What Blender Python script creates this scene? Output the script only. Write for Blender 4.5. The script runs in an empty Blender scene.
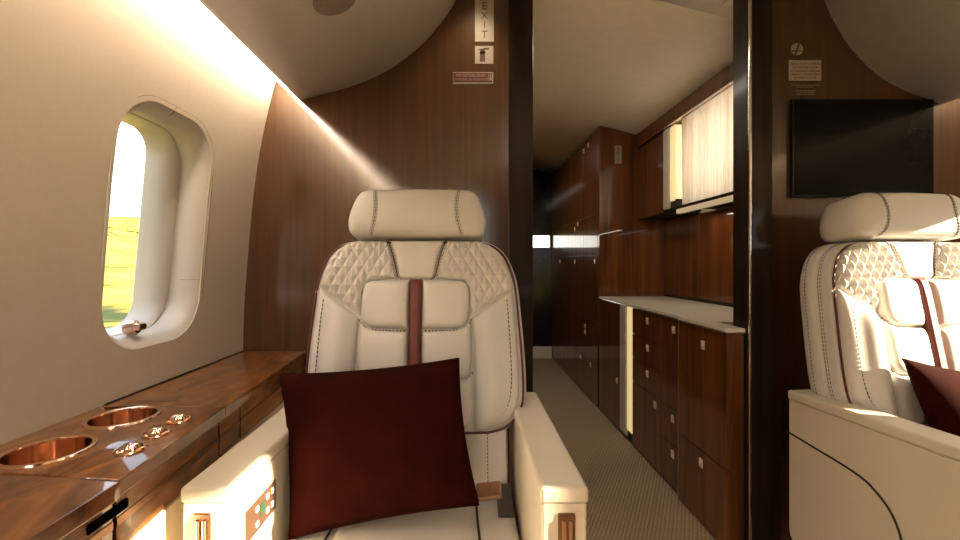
import bpy, bmesh, math, random
from mathutils import Vector, Matrix
random.seed(7)
S = bpy.context.scene
COL = S.collection
PI = math.pi

# ------------------------------------------------------------------ materials
def nodes_of(m):
    m.use_nodes = True
    nt = m.node_tree
    return nt, nt.nodes.get('Principled BSDF')

def mat(name, col, rough=.5, metal=0., coat=0., coat_rough=.05, spec=.5, var=.0, vscale=8., bump=0., bscale=200., sheen=0.,
        emit=None, estr=0.):
    m = bpy.data.materials.new(name)
    nt, b = nodes_of(m)
    L = nt.links
    b.inputs['Roughness'].default_value = rough
    b.inputs['Metallic'].default_value = metal
    b.inputs['Coat Weight'].default_value = coat
    b.inputs['Coat Roughness'].default_value = coat_rough
    b.inputs['Specular IOR Level'].default_value = spec
    b.inputs['Sheen Weight'].default_value = sheen
    tc = nt.nodes.new('ShaderNodeTexCoord')
    n = nt.nodes.new('ShaderNodeTexNoise'); n.inputs['Scale'].default_value = vscale; n.inputs['Detail'].default_value = 4
    L.new(tc.outputs['Object'], n.inputs['Vector'])
    r = nt.nodes.new('ShaderNodeValToRGB')
    r.color_ramp.elements[0].position = .3; r.color_ramp.elements[1].position = .7
    r.color_ramp.elements[0].color = tuple(c*(1-var) for c in col)+(1,)
    r.color_ramp.elements[1].color = tuple(min(1, c*(1+var)) for c in col)+(1,)
    L.new(n.outputs['Fac'], r.inputs['Fac']); L.new(r.outputs['Color'], b.inputs['Base Color'])
    if bump:
        n2 = nt.nodes.new('ShaderNodeTexNoise'); n2.inputs['Scale'].default_value = bscale; n2.inputs['Detail'].default_value = 3
        L.new(tc.outputs['Object'], n2.inputs['Vector'])
        bp = nt.nodes.new('ShaderNodeBump'); bp.inputs['Strength'].default_value = bump; bp.inputs['Distance'].default_value = .002
        L.new(n2.outputs['Fac'], bp.inputs['Height']); L.new(bp.outputs['Normal'], b.inputs['Normal'])
    if emit:
        b.inputs['Emission Color'].default_value = emit+(1,); b.inputs['Emission Strength'].default_value = estr
    return m

def wood(name, c0, c1, c2, scale, rough=.35, coat=1., coat_rough=.06, distort=.6, detail=8., bump=.0, nscale=2.0, coat_ior=1.5):
    m = bpy.data.materials.new(name)
    nt, b = nodes_of(m); L = nt.links
    b.inputs['Roughness'].default_value = rough
    b.inputs['Coat IOR'].default_value = coat_ior; b.inputs['Specular IOR Level'].default_value = .12; b.inputs['Coat Weight'].default_value = coat; b.inputs['Coat Roughness'].default_value = coat_rough
    tc = nt.nodes.new('ShaderNodeTexCoord'); mp = nt.nodes.new('ShaderNodeMapping')
    mp.inputs['Scale'].default_value = scale
    L.new(tc.outputs['Object'], mp.inputs['Vector'])
    n = nt.nodes.new('ShaderNodeTexNoise')
    n.inputs['Scale'].default_value = nscale; n.inputs['Detail'].default_value = detail; n.inputs['Distortion'].default_value = distort
    L.new(mp.outputs['Vector'], n.inputs['Vector'])
    r = nt.nodes.new('ShaderNodeValToRGB'); e = r.color_ramp.elements
    e[0].position = .28; e[0].color = c0+(1,); e[1].position = .75; e[1].color = c2+(1,)
    k = e.new(.5); k.color = c1+(1,)
    L.new(n.outputs['Fac'], r.inputs['Fac']); L.new(r.outputs['Color'], b.inputs['Base Color'])
    if bump:
        n2 = nt.nodes.new('ShaderNodeTexNoise'); n2.inputs['Scale'].default_value = 420.; n2.inputs['Detail'].default_value = 2
        L.new(tc.outputs['Object'], n2.inputs['Vector'])
        bp = nt.nodes.new('ShaderNodeBump'); bp.inputs['Strength'].default_value = bump; bp.inputs['Distance'].default_value = .0015
        L.new(n2.outputs['Fac'], bp.inputs['Height']); L.new(bp.outputs['Normal'], b.inputs['Normal'])
        L.new(bp.outputs['Normal'], b.inputs['Coat Normal'])
    return m

def carpet_mat():
    m = mat('carpet_loop', (.40, .32, .22), .95, spec=.1)
    nt, b = nodes_of(m); L = nt.links
    tc = nt.nodes.new('ShaderNodeTexCoord'); mp = nt.nodes.new('ShaderNodeMapping'); mp.inputs['Rotation'].default_value = (0, 0, .5)
    L.new(tc.outputs['Object'], mp.inputs['Vector'])
    w = []
    for d in ('X', 'Y'):
        t = nt.nodes.new('ShaderNodeTexWave'); t.bands_direction = d; t.inputs['Scale'].default_value = 22; t.inputs['Distortion'].default_value = 1.2
        t.inputs['Detail'].default_value = 1.; t.inputs['Detail Scale'].default_value = 3
        L.new(mp.outputs['Vector'], t.inputs['Vector']); w.append(t)
    mx = nt.nodes.new('ShaderNodeMath'); mx.operation = 'MULTIPLY'
    L.new(w[0].outputs['Fac'], mx.inputs[0]); L.new(w[1].outputs['Fac'], mx.inputs[1])
    r = nt.nodes.new('ShaderNodeValToRGB')
    r.color_ramp.elements[0].color = (.30, .22, .13, 1); r.color_ramp.elements[1].color = (.52, .42, .29, 1)
    r.color_ramp.elements[1].position = .6
    L.new(mx.outputs[0], r.inputs['Fac']); L.new(r.outputs['Color'], b.inputs['Base Color'])
    bp = nt.nodes.new('ShaderNodeBump'); bp.inputs['Strength'].default_value = .6; bp.inputs['Distance'].default_value = .004
    L.new(mx.outputs[0], bp.inputs['Height']); L.new(bp.outputs['Normal'], b.inputs['Normal'])
    return m

def glass_mat():
    m = bpy.data.materials.new('window_glass'); m.use_nodes = True
    nt = m.node_tree; nt.nodes.clear(); L = nt.links
    o = nt.nodes.new('ShaderNodeOutputMaterial'); mx = nt.nodes.new('ShaderNodeMixShader')
    t = nt.nodes.new('ShaderNodeBsdfTransparent'); t.inputs['Color'].default_value = (.97, .98, .98, 1)
    g = nt.nodes.new('ShaderNodeBsdfGlossy'); g.inputs['Roughness'].default_value = .02
    lw = nt.nodes.new('ShaderNodeLayerWeight'); lw.inputs['Blend'].default_value = .5
    f = nt.nodes.new('ShaderNodeMath'); f.operation = 'POWER'; f.inputs[1].default_value = 6.
    f2 = nt.nodes.new('ShaderNodeMath'); f2.operation = 'MULTIPLY_ADD'; f2.inputs[1].default_value = .5; f2.inputs[2].default_value = .03
    L.new(lw.outputs['Facing'], f.inputs[0]); L.new(f.outputs[0], f2.inputs[0])
    L.new(f2.outputs[0], mx.inputs[0]); L.new(t.outputs[0], mx.inputs[1]); L.new(g.outputs[0], mx.inputs[2]); L.new(mx.outputs[0], o.inputs['Surface'])
    return m

def curtain_mat():
    m = bpy.data.materials.new('sheer_curtain'); m.use_nodes = True
    nt = m.node_tree; nt.nodes.clear(); L = nt.links
    o = nt.nodes.new('ShaderNodeOutputMaterial'); mx = nt.nodes.new('ShaderNodeMixShader'); mx.inputs[0].default_value = .5
    d = nt.nodes.new('ShaderNodeBsdfDiffuse'); t = nt.nodes.new('ShaderNodeBsdfTranslucent')
    tc = nt.nodes.new('ShaderNodeTexCoord'); n = nt.nodes.new('ShaderNodeTexNoise'); n.inputs['Scale'].default_value = 3
    mp = nt.nodes.new('ShaderNodeMapping'); mp.inputs['Scale'].default_value = (1, 30, 1.5)
    r = nt.nodes.new('ShaderNodeValToRGB'); r.color_ramp.elements[0].color = (.72, .62, .48, 1); r.color_ramp.elements[1].color = (.95, .9, .8, 1)
    L.new(tc.outputs['Object'], mp.inputs['Vector']); L.new(mp.outputs['Vector'], n.inputs['Vector']); L.new(n.outputs['Fac'], r.inputs['Fac'])
    L.new(r.outputs['Color'], d.inputs['Color']); L.new(r.outputs['Color'], t.inputs['Color'])
    L.new(d.outputs[0], mx.inputs[1]); L.new(t.outputs[0], mx.inputs[2]); L.new(mx.outputs[0], o.inputs['Surface'])
    return m

def grass_mat():
    m = mat('dry_meadow', (.6, .5, .1), .9, spec=.1)
    nt, b = nodes_of(m); L = nt.links
    tc = nt.nodes.new('ShaderNodeTexCoord')
    n = nt.nodes.new('ShaderNodeTexNoise'); n.inputs['Scale'].default_value = .085; n.inputs['Detail'].default_value = 9; n.inputs['Roughness'].default_value = .65
    L.new(tc.outputs['Object'], n.inputs['Vector'])
    r = nt.nodes.new('ShaderNodeValToRGB'); e = r.color_ramp.elements
    e[0].position = .41; e[0].color = (.03, .045, .012, 1); e[1].position = .62; e[1].color = (.44, .33, .06, 1)
    k = e.new(.47); k.color = (.27, .21, .03, 1)
    L.new(n.outputs['Fac'], r.inputs['Fac']); L.new(r.outputs['Color'], b.inputs['Base Color'])
    return m

M = {}
M['wall'] = mat('wall_fabric', (.54, .465, .37), .85, spec=.2, var=.02, vscale=60, bump=.25, bscale=500)
M['headliner'] = mat('headliner_suede', (.82, .77, .70), .9, spec=.15, var=.03, vscale=20, bump=.1, bscale=600)
M['cove'] = mat('cove_paint', (.80, .74, .62), .7, var=.02)
M['frame'] = mat('window_surround', (.54, .50, .45), .4, var=.02)
M['leather'] = mat('cream_leather', (.62, .59, .56), .42, spec=.45, var=.03, vscale=15, bump=.12, bscale=350)
M['leather2'] = mat('cream_smooth_leather', (.68, .60, .48), .38, spec=.45, var=.02, vscale=10, bump=.08, bscale=400)
M['burgundy'] = mat('burgundy_leather', (.115, .017, .011), .45, var=.1, vscale=30, bump=.1)
M['piping'] = mat('dark_piping', (.08, .010, .010), .5, var=.1)
M['thread'] = mat('dark_thread', (.06, .035, .03), .7, var=.1)
M['seam'] = mat('black_seam', (.012, .008, .008), .6, var=.1)
M['pillow'] = mat('oxblood_velvet', (.021, .0025, .0013), .9, spec=.04, var=.25, vscale=14, bump=.35, bscale=260)
M['copper'] = mat('polished_copper', (.84, .56, .40), .12, metal=1., var=.04)
M['bronze'] = mat('brushed_bronze', (.34, .20, .13), .3, metal=1., var=.1, vscale=40)
M['chrome'] = mat('chrome', (.75, .70, .64), .15, metal=1., var=.02)
M['blackgloss'] = mat('black_gloss', (.008, .007, .006), .12, spec=.3, var=.2)
M['screen'] = mat('black_screen', (.005, .005, .005), .2, spec=.1, var=.1)
M['darkvoid'] = mat('dark_gap', (.012, .009, .008), .7, var=.1)
M['offwhite'] = mat('sign_offwhite', (.36, .31, .25), .5, var=.03)
M['signred'] = mat('sign_dark_red', (.10, .012, .011), .5, var=.05)
M['signblack'] = mat('sign_black', (.02, .015, .013), .5, var=.05)
M['fadetext'] = mat('decal_tan', (.28, .2, .15), .6, var=.05)
M['white'] = mat('white_plastic', (.78, .74, .68), .4, var=.02)
M['counter'] = mat('cream_stone', (.80, .73, .61), .3, coat=.4, var=.015, vscale=25)
M['creamlac'] = mat('cream_lacquer', (.72, .66, .56), .3, coat=.5, var=.02)
M['speaker'] = mat('taupe_plastic', (.27, .23, .20), .55, var=.05)
M['slot'] = mat('slot_black', (.003, .003, .003), .9, spec=0., var=.1)
M['handle'] = mat('pale_brass', (.95, .76, .60), .4, metal=.35, var=.03)
M['led'] = mat('warm_led', (1, .9, .7), .5, emit=(1., .81, .62), estr=90.)
M['led_dim'] = mat('warm_led_dimmed', (1, .9, .7), .5, emit=(1., .81, .62), estr=26.)
M['valance_glow'] = mat('lit_valance', (.7, .6, .45), .5, emit=(1., .74, .44), estr=.42)  # weak emission stands in for light falling on the valance
M['glow'] = mat('yellow_light_strip', (1, .9, .6), .5, emit=(1., .78, .36), estr=.95)
M['greenlcd'] = mat('green_display', (.02, .05, .02), .4, emit=(.3, .7, .3), estr=.06)
M['bulk'] = wood('bulkhead_walnut', (.050, .0185, .0050), (.067, .0255, .0070), (.085, .0335, .0095), (24, 24, .8), .34, 1., .085, bump=.06, coat_ior=1.85)
def speckle(m):
    nt, b = nodes_of(m); tc = nt.nodes.new('ShaderNodeTexCoord'); n = nt.nodes.new('ShaderNodeTexNoise'); n.inputs['Scale'].default_value = 280; n.inputs['Detail'].default_value = 2
    r = nt.nodes.new('ShaderNodeMapRange'); r.inputs['From Min'].default_value = .35; r.inputs['From Max'].default_value = .65; r.inputs['To Min'].default_value = .045; r.inputs['To Max'].default_value = .14
    nt.links.new(tc.outputs['Object'], n.inputs['Vector']); nt.links.new(n.outputs['Fac'], r.inputs['Value']); nt.links.new(r.outputs['Result'], b.inputs['Coat Roughness'])
speckle(M['bulk'])
M['gal'] = wood('galley_mahogany', (.065, .020, .005), (.14, .043, .010), (.21, .072, .018), (10, 10, .6), .35, 1., .035)
M['jamb'] = wood('jamb_ebony', (.010, .006, .004), (.018, .011, .007), (.03, .018, .011), (12, 12, .7), .35, .2, .1)
M['ledge'] = wood('ledge_burl', (.055, .018, .005), (.17, .060, .015), (.31, .125, .036), (5, 2.2, 5), .3, 1., .045, coat_ior=1.8, distort=1.6, detail=10, nscale=3.)
M['carpet'] = carpet_mat()
M['glass'] = glass_mat()
M['curtain'] = curtain_mat()
M['meadow'] = grass_mat()

# ------------------------------------------------------------------ mesh helpers
def box(bm, x0, x1, y0, y1, z0, z1, bev=0., seg=2):
    t = bmesh.new()
    bmesh.ops.create_cube(t, size=1)
    bmesh.ops.transform(t, matrix=Matrix.Translation(((x0+x1)/2, (y0+y1)/2, (z0+z1)/2)) @ Matrix.Diagonal((x1-x0, y1-y0, z1-z0, 1)), verts=t.verts)
    if bev: bmesh.ops.bevel(t, geom=t.edges[:], offset=bev, segments=seg, profile=.5, affect='EDGES')
    merge(bm, t)

def merge(bm, t):
    me = bpy.data.meshes.new('tmp'); t.to_mesh(me); t.free(); bm.from_mesh(me); bpy.data.meshes.remove(me)

def prism(bm, pts, axis, a, b, bev=0., seg=2):
    """polygon pts (two coordinates) extruded along axis from a to b; axis 'x': (y,z); 'y': (x,z); 'z': (x,y)"""
    t = bmesh.new()
    f = {'x': lambda p, q: (q, p[0], p[1]), 'y': lambda p, q: (p[0], q, p[1]), 'z': lambda p, q: (p[0], p[1], q)}[axis]
    A = [t.verts.new(f(p, a)) for p in pts]; B = [t.verts.new(f(p, b)) for p in pts]
    t.faces.new(A); t.faces.new(B[::-1])
    n = len(pts)
    for i in range(n): t.faces.new((A[i], B[i], B[(i+1) % n], A[(i+1) % n]))
    bmesh.ops.recalc_face_normals(t, faces=t.faces)
    if bev:
        cap = [e for e in t.edges if (e.verts[0] in A) == (e.verts[1] in A)]
        bmesh.ops.bevel(t, geom=cap, offset=bev, segments=seg, profile=.5, affect='EDGES')
    merge(bm, t)

def tube(bm, pts, r, n=6, closed=False):
    pts = [Vector(p) for p in pts]
    k = len(pts); rings = []
    for i, p in enumerate(pts):
        a = pts[i-1] if (i or closed) else pts[0]
        b = pts[(i+1) % k] if (i < k-1 or closed) else pts[-1]
        d = (b-a).normalized() if (b-a).length > 1e-9 else Vector((0, 0, 1))
        u = d.cross(Vector((0, 0, 1)))
        if u.length < .2: u = d.cross(Vector((1, 0, 0)))
        u.normalize(); v = d.cross(u)
        rings.append([bm.verts.new(p + r*(math.cos(2*PI*j/n)*u + math.sin(2*PI*j/n)*v)) for j in range(n)])
    for i in range(k if closed else k-1):
        A, B = rings[i], rings[(i+1) % k]
        off = 0
        if closed and i == k-1:
            off = min(range(n), key=lambda q: (A[0].co-B[q].co).length)
        for j in range(n): bm.faces.new((A[j], A[(j+1) % n], B[(j+1+off) % n], B[(j+off) % n]))
    if not closed:
        bm.faces.new(rings[0]); bm.faces.new(rings[-1][::-1])

def lathe(bm, prof, c, n=40, axis='z', ridge=0, rd=0., cap=True):
    """prof: list of (radius, height)"""
    rings = []
    for (r, h) in prof:
        ring = []
        for j in range(n):
            a = 2*PI*j/n
            rr = r*(1 + (rd*math.cos(ridge*a) if ridge else 0))
            p = (rr*math.cos(a), rr*math.sin(a), h)
            if axis == 'y': p = (p[0], p[2], p[1])
            if axis == 'x': p = (p[2], p[0], p[1])
            ring.append(bm.verts.new((c[0]+p[0], c[1]+p[1], c[2]+p[2])))
        rings.append(ring)
    for A, B in zip(rings, rings[1:]):
        for j in range(n): bm.faces.new((A[j], A[(j+1) % n], B[(j+1) % n], B[j]))
    for ring in (rings[0], rings[-1]) if cap else ():
        if (ring[0].co-ring[n//2].co).length > 1e-6: bm.faces.new(ring)

def loft(bm, loops, cap0=True, cap1=True, closed=True):
    R = [[bm.verts.new(p) for p in l] for l in loops]
    n = len(R[0])
    for A, B in zip(R, R[1:]):
        for j in range(n if closed else n-1): bm.faces.new((A[j], A[(j+1) % n], B[(j+1) % n], B[j]))
    if cap0: bm.faces.new(R[0][::-1])
    if cap1: bm.faces.new(R[-1])

def resample(pts, n):
    pts = [Vector(p) for p in pts]
    d = [0]
    for a, b in zip(pts, pts[1:]): d.append(d[-1]+(b-a).length)
    out = []
    for i in range(n):
        t = d[-1]*i/(n-1); k = 0
        while k < len(d)-2 and d[k+1] < t: k += 1
        s = (t-d[k])/max(1e-9, d[k+1]-d[k]); out.append(pts[k].lerp(pts[k+1], min(1, max(0, s))))
    return out

def smooth_line(pts, n=40, closed=False):
    """Catmull-Rom through pts"""
    P = [Vector(p) for p in pts]; k = len(P); out = []
    segs = k if closed else k-1
    per = max(2, n//segs)
    for i in range(segs):
        p0 = P[i-1] if (i or closed) else P[0]; p1 = P[i]; p2 = P[(i+1) % k]
        p3 = P[(i+2) % k] if (i+2 < k or closed) else P[-1]
        for j in range(per):
            t = j/per
            out.append(.5*((2*p1)+(p2-p0)*t+(2*p0-5*p1+4*p2-p3)*t*t+(3*p1-p0-3*p2+p3)*t**3))
    if not closed: out.append(P[-1])
    return out

def inset2d(pts, e):
    """move a closed 2-D outline inwards by e (outwards if negative)"""
    n = len(pts); out = []
    area = sum(pts[i][0]*pts[(i+1) % n][1]-pts[(i+1) % n][0]*pts[i][1] for i in range(n))
    sg = 1 if area > 0 else -1
    for i in range(n):
        a = Vector(pts[i-1][:2]); b = Vector(pts[(i+1) % n][:2])
        d = (b-a).normalized(); nrm = Vector((-d.y, d.x))*sg
        out.append((pts[i][0]+nrm.x*e, pts[i][1]+nrm.y*e))
    return out

def rrect(cy, cz, hy, hz, r, seg=8):
    out = []
    for (sx, sz, a0) in ((1, 1, 0), (-1, 1, PI/2), (-1, -1, PI), (1, -1, 1.5*PI)):
        for i in range(seg+1):
            a = a0+PI/2*i/seg
            out.append((cy+sx*(hy-r)+r*math.cos(a), cz+sz*(hz-r)+r*math.sin(a)))
    return out

def link(name, me, parent=None):
    o = bpy.data.objects.new(name, me); COL.objects.link(o)
    if parent: o.parent = parent
    return o

def obj(name, bm, m, parent=None, smooth=True, angle=40, local=False, recalc=True):
    """one mesh object; geometry given in world coordinates (local=True: in the parent's)"""
    if recalc: bmesh.ops.recalc_face_normals(bm, faces=bm.faces)
    me = bpy.data.meshes.new(name); bm.to_mesh(me); bm.free()
    me.materials.append(M[m] if isinstance(m, str) else m)
    if smooth:
        for p in me.polygons: p.use_smooth = True
        me.set_sharp_from_angle(angle=math.radians(angle))
    o = link(name, me, parent)
    if smooth and angle == 40:
        w = o.modifiers.new('normals', 'WEIGHTED_NORMAL'); w.keep_sharp = True; w.weight = 80
    if parent and not local:
        w = Vector((0, 0, 0)); q = parent
        while q: w += q.location; q = q.parent
        me.transform(Matrix.Translation(-w))
    elif not parent:
        xs = [v.co for v in me.vertices]
        c = Vector(((min(v.x for v in xs)+max(v.x for v in xs))/2, (min(v.y for v in xs)+max(v.y for v in xs))/2, min(v.z for v in xs)))
        me.transform(Matrix.Translation(-c)); o.location = c
    return o

def tag(o, label, cat, group=None, kind=None):
    o['label'] = label; o['category'] = cat
    if group: o['group'] = group
    if kind: o['kind'] = kind
    return o

def thing(name, label, cat, loc=(0, 0, 0), rz=0., group=None):
    o = bpy.data.objects.new(name, None); COL.objects.link(o); o.empty_display_size = .1
    o.location = loc; o.rotation_euler = (0, 0, rz)
    return tag(o, label, cat, group)

def struct(o, label, cat):
    return tag(o, label, cat, kind='structure')

def B(): return bmesh.new()

def boxobj(name, m, parent, *b, bev=0., local=False, seg=2):
    bm = B(); box(bm, *b, bev=bev, seg=seg); return obj(name, bm, m, parent, local=local)

def boolean(o, cutters):
    for k, c in enumerate(cutters):
        md = o.modifiers.new('cut', 'BOOLEAN'); md.operation = 'DIFFERENCE'; md.object = c; md.solver = 'EXACT'
    dg = bpy.context.evaluated_depsgraph_get(); dg.update()
    me = bpy.data.meshes.new_from_object(o.evaluated_get(dg))
    o.modifiers.clear(); o.data = me
    for p in me.polygons: p.use_smooth = True
    me.set_sharp_from_angle(angle=math.radians(40))
    for c in cutters:
        d = c.data; bpy.data.objects.remove(c); bpy.data.meshes.remove(d)

def text_bm(s, size, x, y, z, align='CENTER', depth=.0006, spacing=1.):
    """lettering standing in the XZ plane, read from -Y, baseline centre at (x, y, z)"""
    cu = bpy.data.curves.new('t', 'FONT'); cu.body = s; cu.size = size; cu.align_x = align; cu.extrude = depth; cu.space_character = spacing
    o = bpy.data.objects.new('t', cu); COL.objects.link(o)
    dg = bpy.context.evaluated_depsgraph_get(); dg.update()
    me = bpy.data.meshes.new_from_object(o.evaluated_get(dg))
    bpy.data.objects.remove(o); bpy.data.curves.remove(cu)
    me.transform(Matrix.Translation((x, y, z)) @ Matrix.Rotation(PI/2, 4, 'X'))
    bm = B(); bm.from_mesh(me); bpy.data.meshes.remove(me)
    return bm

# ------------------------------------------------------------------ cabin shell
YB = 1.60            # face of the forward bulkhead
Y0 = -3.2
WP = [(-.05, -.80), (.3, -.835), (.72, -.85), (.9, -.845), (1.05, -.833), (1.22, -.82), (1.37, -.803), (1.5, -.783), (1.62, -.758), (1.73, -.728),
      (1.85, -.70), (2.0, -.68), (2.36, -.66)]
def XW(z):
    for (z0, a), (z1, b) in zip(WP, WP[1:]):
        if z <= z1: return a+(b-a)*(z-z0)/(z1-z0)
    return WP[-1][1]
MIR = 1.905-.728      # x of the other wall = MIR - XW(z)

def make_wall(side, wins):
    zs = [-.05+2.41*i/60 for i in range(61)]
    sp = [(XW(z), z) for z in zs]
    # light smoothing of the profile
    for _ in range(4): sp = [sp[0]]+[((sp[i-1][0]+2*sp[i][0]+sp[i+1][0])/4, sp[i][1]) for i in range(1, 60)]+[sp[-1]]
    poly = sp+[(x-.03, z) for x, z in sp[::-1]]
    if side == 'right': poly = [(MIR-x, z) for x, z in poly]
    bm = B(); prism(bm, poly, 'y', Y0, YB+.02)
    o = obj('wall_'+side, bm, 'wall', smooth=True)
    cut = []
    for (cy, cz, hy, hz) in wins:
        c = B(); pts = rrect(cy, cz, hy+.025, hz+.025, .12)
        prism(c, pts, 'x', *((-1.2, -.5) if side == 'left' else (MIR+.5, MIR+1.2)))
        cut.append(obj('cutter', c, 'wall'))
    boolean(o, cut)
    struct(o, 'beige fabric side wall of the cabin, %s' % ('with the oval window above the wood ledge' if side == 'left' else 'with the windows that let the sun in'), 'wall')

WZ, WHZ, WHY = 1.148, .292, .1535
LWIN = [(1.1485, WZ, WHY, WHZ), (.10, WZ, WHY, WHZ), (-.95, WZ, WHY, WHZ), (-2.0, WZ, WHY, WHZ)]
RWIN = [(.99, WZ, .25, WHZ), (0., WZ, .20, WHZ), (-.46, WZ, .20, WHZ), (-1.9, WZ, .20, WHZ)]  # out of view; sized and spaced to steer where the sun lands
make_wall('left', LWIN); make_wall('right', RWIN)

def make_window(k, side, cy, cz, hy, hz, detail):
    sx = (lambda x: x) if side == 'left' else (lambda x: MIR-x)
    root = thing('window_%d' % k, '', 'window', (sx(XW(cz)), cy, cz-hz)); root['kind'] = 'structure'
    prof = [(.036, .002), (.035, .0), (.027, .003), (.018, .010), (.010, .021), (.004, .035), (0, .052), (0, .078), (-.001, .080), (-.010, .079), (-.020, .083), (-.029, .092), (-.036, .106), (-.040, .128), (-.041, .16)]
    bm = B(); loops = []
    for e, d in prof:
        loops.append([(sx(XW(max(.3, z))-d), y, z) for y, z in rrect(cy, cz+.008*max(0, d)/.15, hy+e, hz+(e if d < .05 else e*.12), .105+e*.8, 10)])
    loft(bm, loops, False, False)
    obj('window_frame', bm, 'frame', root, angle=60)
    if detail:      # hairline joint in the surround
        bm = B()
        for e, d in ((.0,0),):
            zz = cz-hz+.145
            tube(bm, [(sx(XW(zz)-dd), cy+hy+ee, zz) for ee, dd in prof[:7]], .0007, 5)
            tube(bm, [(sx(XW(cz+hz+.05)-dd), cy-.01, cz+hz+ee) for ee, dd in prof[:5]], .0006, 5)
        tube(bm, [(sx(XW(z)+.0004), y, z) for y, z in rrect(cy, cz, hy+.037, hz+.037, .13, 10)[-6:]+rrect(cy, cz, hy+.037, hz+.037, .13, 10)[:16]], .0006, 5)
        obj('joint', bm, 'thread', root)
    bm = B()
    pl = rrect(cy, cz+.008, hy-.038, hz-.003, .075, 10)
    loft(bm, [[(sx(XW(max(.3, z))-.150), y, z) for y, z in pl], [(sx(XW(max(.3, z))-.156), y, z) for y, z in pl]])
    obj('glass_pane', bm, 'glass', root)
    return root

k = 1
for w in LWIN:
    r = make_window(k, 'left', *w, detail=(k == 1))
    tag(r, 'rounded cabin window with a small gold pull tab at its sill, above wood ledge' if k == 1 else 'rounded cabin window behind the camera on the ledge wall', 'window', None if k == 1 else 'ledge wall windows behind the camera', 'structure')
    if k == 1:   # the pull tab of the shade, lying on the sill
        bm = B(); lathe(bm, [(.0, 0), (.012, 0), (.016, .004), (.016, .02), (.011, .026), (0, .026)], (-.905, 1.118, .880), 24, 'x')
        for v in bm.verts: v.co = Vector((-.905, 1.118, .880))+(v.co-Vector((-.905, 1.118, .880)))*1.25
        box(bm, -.905, -.858, 1.102, 1.134, .8735, .893, .007)
        obj('pull_tab', bm, 'copper', r)
    k += 1
for w in RWIN:
    r = make_window(k, 'right', *w, detail=False)
    tag(r, 'rounded cabin window on the sunny wall beside the far seat' if k == 5 else 'rounded cabin window on the sunny wall behind the camera', 'window', None if k == 5 else 'sunny wall windows behind the camera', 'structure')
    if k == 5:
        bm = B(); box(bm, MIR+.80+.115, MIR+.80+.125, .99-.24, .99+.24, 1.378, 1.48)  # unseen panel added to cut the sun off above the far headrest
        obj('window_shade', bm, 'frame', r)
    k += 1

# floor, one carpet through cabin and galley
bm = B(); box(bm, -1.0, 2.3, Y0-.1, 5.0, -.06, 0.0)
struct(obj('floor', bm, 'carpet', smooth=False), 'beige looped carpet of the aisle and galley', 'floor')

# headliner: two bulging side panels and a flat crown, closed above
LP = [(-.70, 1.90), (-.655, 1.80), (-.642, 1.715), (-.636, 1.695), (-.622, 1.689), (-.55, 1.708), (-.43, 1.742), (-.30, 1.80), (-.175, 1.895), (-.09, 1.995), (-.045, 2.07), (-.01, 2.15), (.05, 2.20), (.18, 2.22)]
RP = [(1.815-(x+.63)*(.43/.577) if x > -.63 else 1.815-(x+.63), z-.016) for x, z in LP]
def ceil_strip(nm, prof, lab):
    bm = B()
    ptsA = smooth_line([(x, z, 0) for x, z in prof], 90)
    up = [(p.x, p.y+.02) for p in ptsA][::-1]
    # underside open strip with small thickness
    lo = [(p.x, p.y) for p in ptsA]
    loops = []
    for y in (Y0, YB):
        loops.append([(x, y, z) for x, z in lo])
    loft(bm, loops, False, False, closed=False)
    return obj(nm, bm, 'headliner', angle=60)
o = ceil_strip('ceiling', LP+[(.6, 2.225)]+[(x, z) for x, z in RP[::-1]], '')
md = o.modifiers.new('thick', 'SOLIDIFY'); md.thickness = .012; md.offset = 1
struct(o, 'beige headliner of the cabin with two low bulging side panels', 'ceiling')
bm = B(); box(bm, -1.0, 2.3, Y0-.1, 5.0, 2.36, 2.42)
struct(obj('ceiling_roof', bm, 'cove', smooth=False), 'closed roof above the headliner', 'ceiling')
bm = B(); box(bm, -1.0, 2.3, Y0-.08, Y0, 0, 2.36)
o = obj('wall_back', bm, 'bulk', smooth=False)
c = B(); box(c, -.80, .22, Y0-.3, Y0+.2, .06, 2.05); boolean(o, [obj('cutter', c, 'wall')])  # opening added as an unseen source of daylight fill and reflections
struct(o, 'wood bulkhead behind the camera with an open entry doorway', 'wall')

# LED strips hidden in the coves
for x, z, lm, lab in ((-.674, 1.712, 'led', 'warm light strip in the cove above the window wall'), (1.859, 1.696, 'led_dim', 'warm light strip in the cove above the sunny wall')):
    bm = B(); box(bm, x-.009, x+.009, Y0+.05, YB-.01, z, z+.014)
    tag(obj('cove_light', bm, lm, smooth=False), lab, 'light', 'cove light strips')

# forward bulkhead
bm = B(); box(bm, -1.0, .163, YB, YB+.09, 0, 2.36)
struct(obj('wall_front_left', bm, 'bulk', smooth=False), 'dark glossy walnut bulkhead behind the near seat', 'wall')
bm = B(); box(bm, 1.08, 2.3, YB, YB+.09, 0, 2.36)
struct(obj('wall_front_right', bm, 'bulk', smooth=False), 'dark walnut bulkhead that carries the black screen', 'wall')
bm = B(); box(bm, .16, 1.17, YB+.005, YB+.09, 2.2, 2.36)
struct(obj('wall_front_header', bm, 'bulk', smooth=False), 'walnut header over the doorway', 'wall')
bm = B(); box(bm, .163, .254, YB-.012, YB+.10, 0, 2.22, .004)
struct(obj('trim_1', bm, 'jamb'), 'black glossy door jamb beside the near seat', 'trim')
bm = B(); box(bm, 1.0205, 1.095, 1.500, YB-.001, 0, 2.16, .003)
struct(obj('trim_2', bm, 'jamb'), 'black glossy door panel beside the chrome strip', 'trim')
bm = B(); box(bm, 1.007, 1.0195, 1.504, 1.584, 0, 2.16, .001)
struct(obj('trim_3', bm, 'jamb'), 'dark wood reveal of the doorway next to the galley counter', 'trim')
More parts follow.
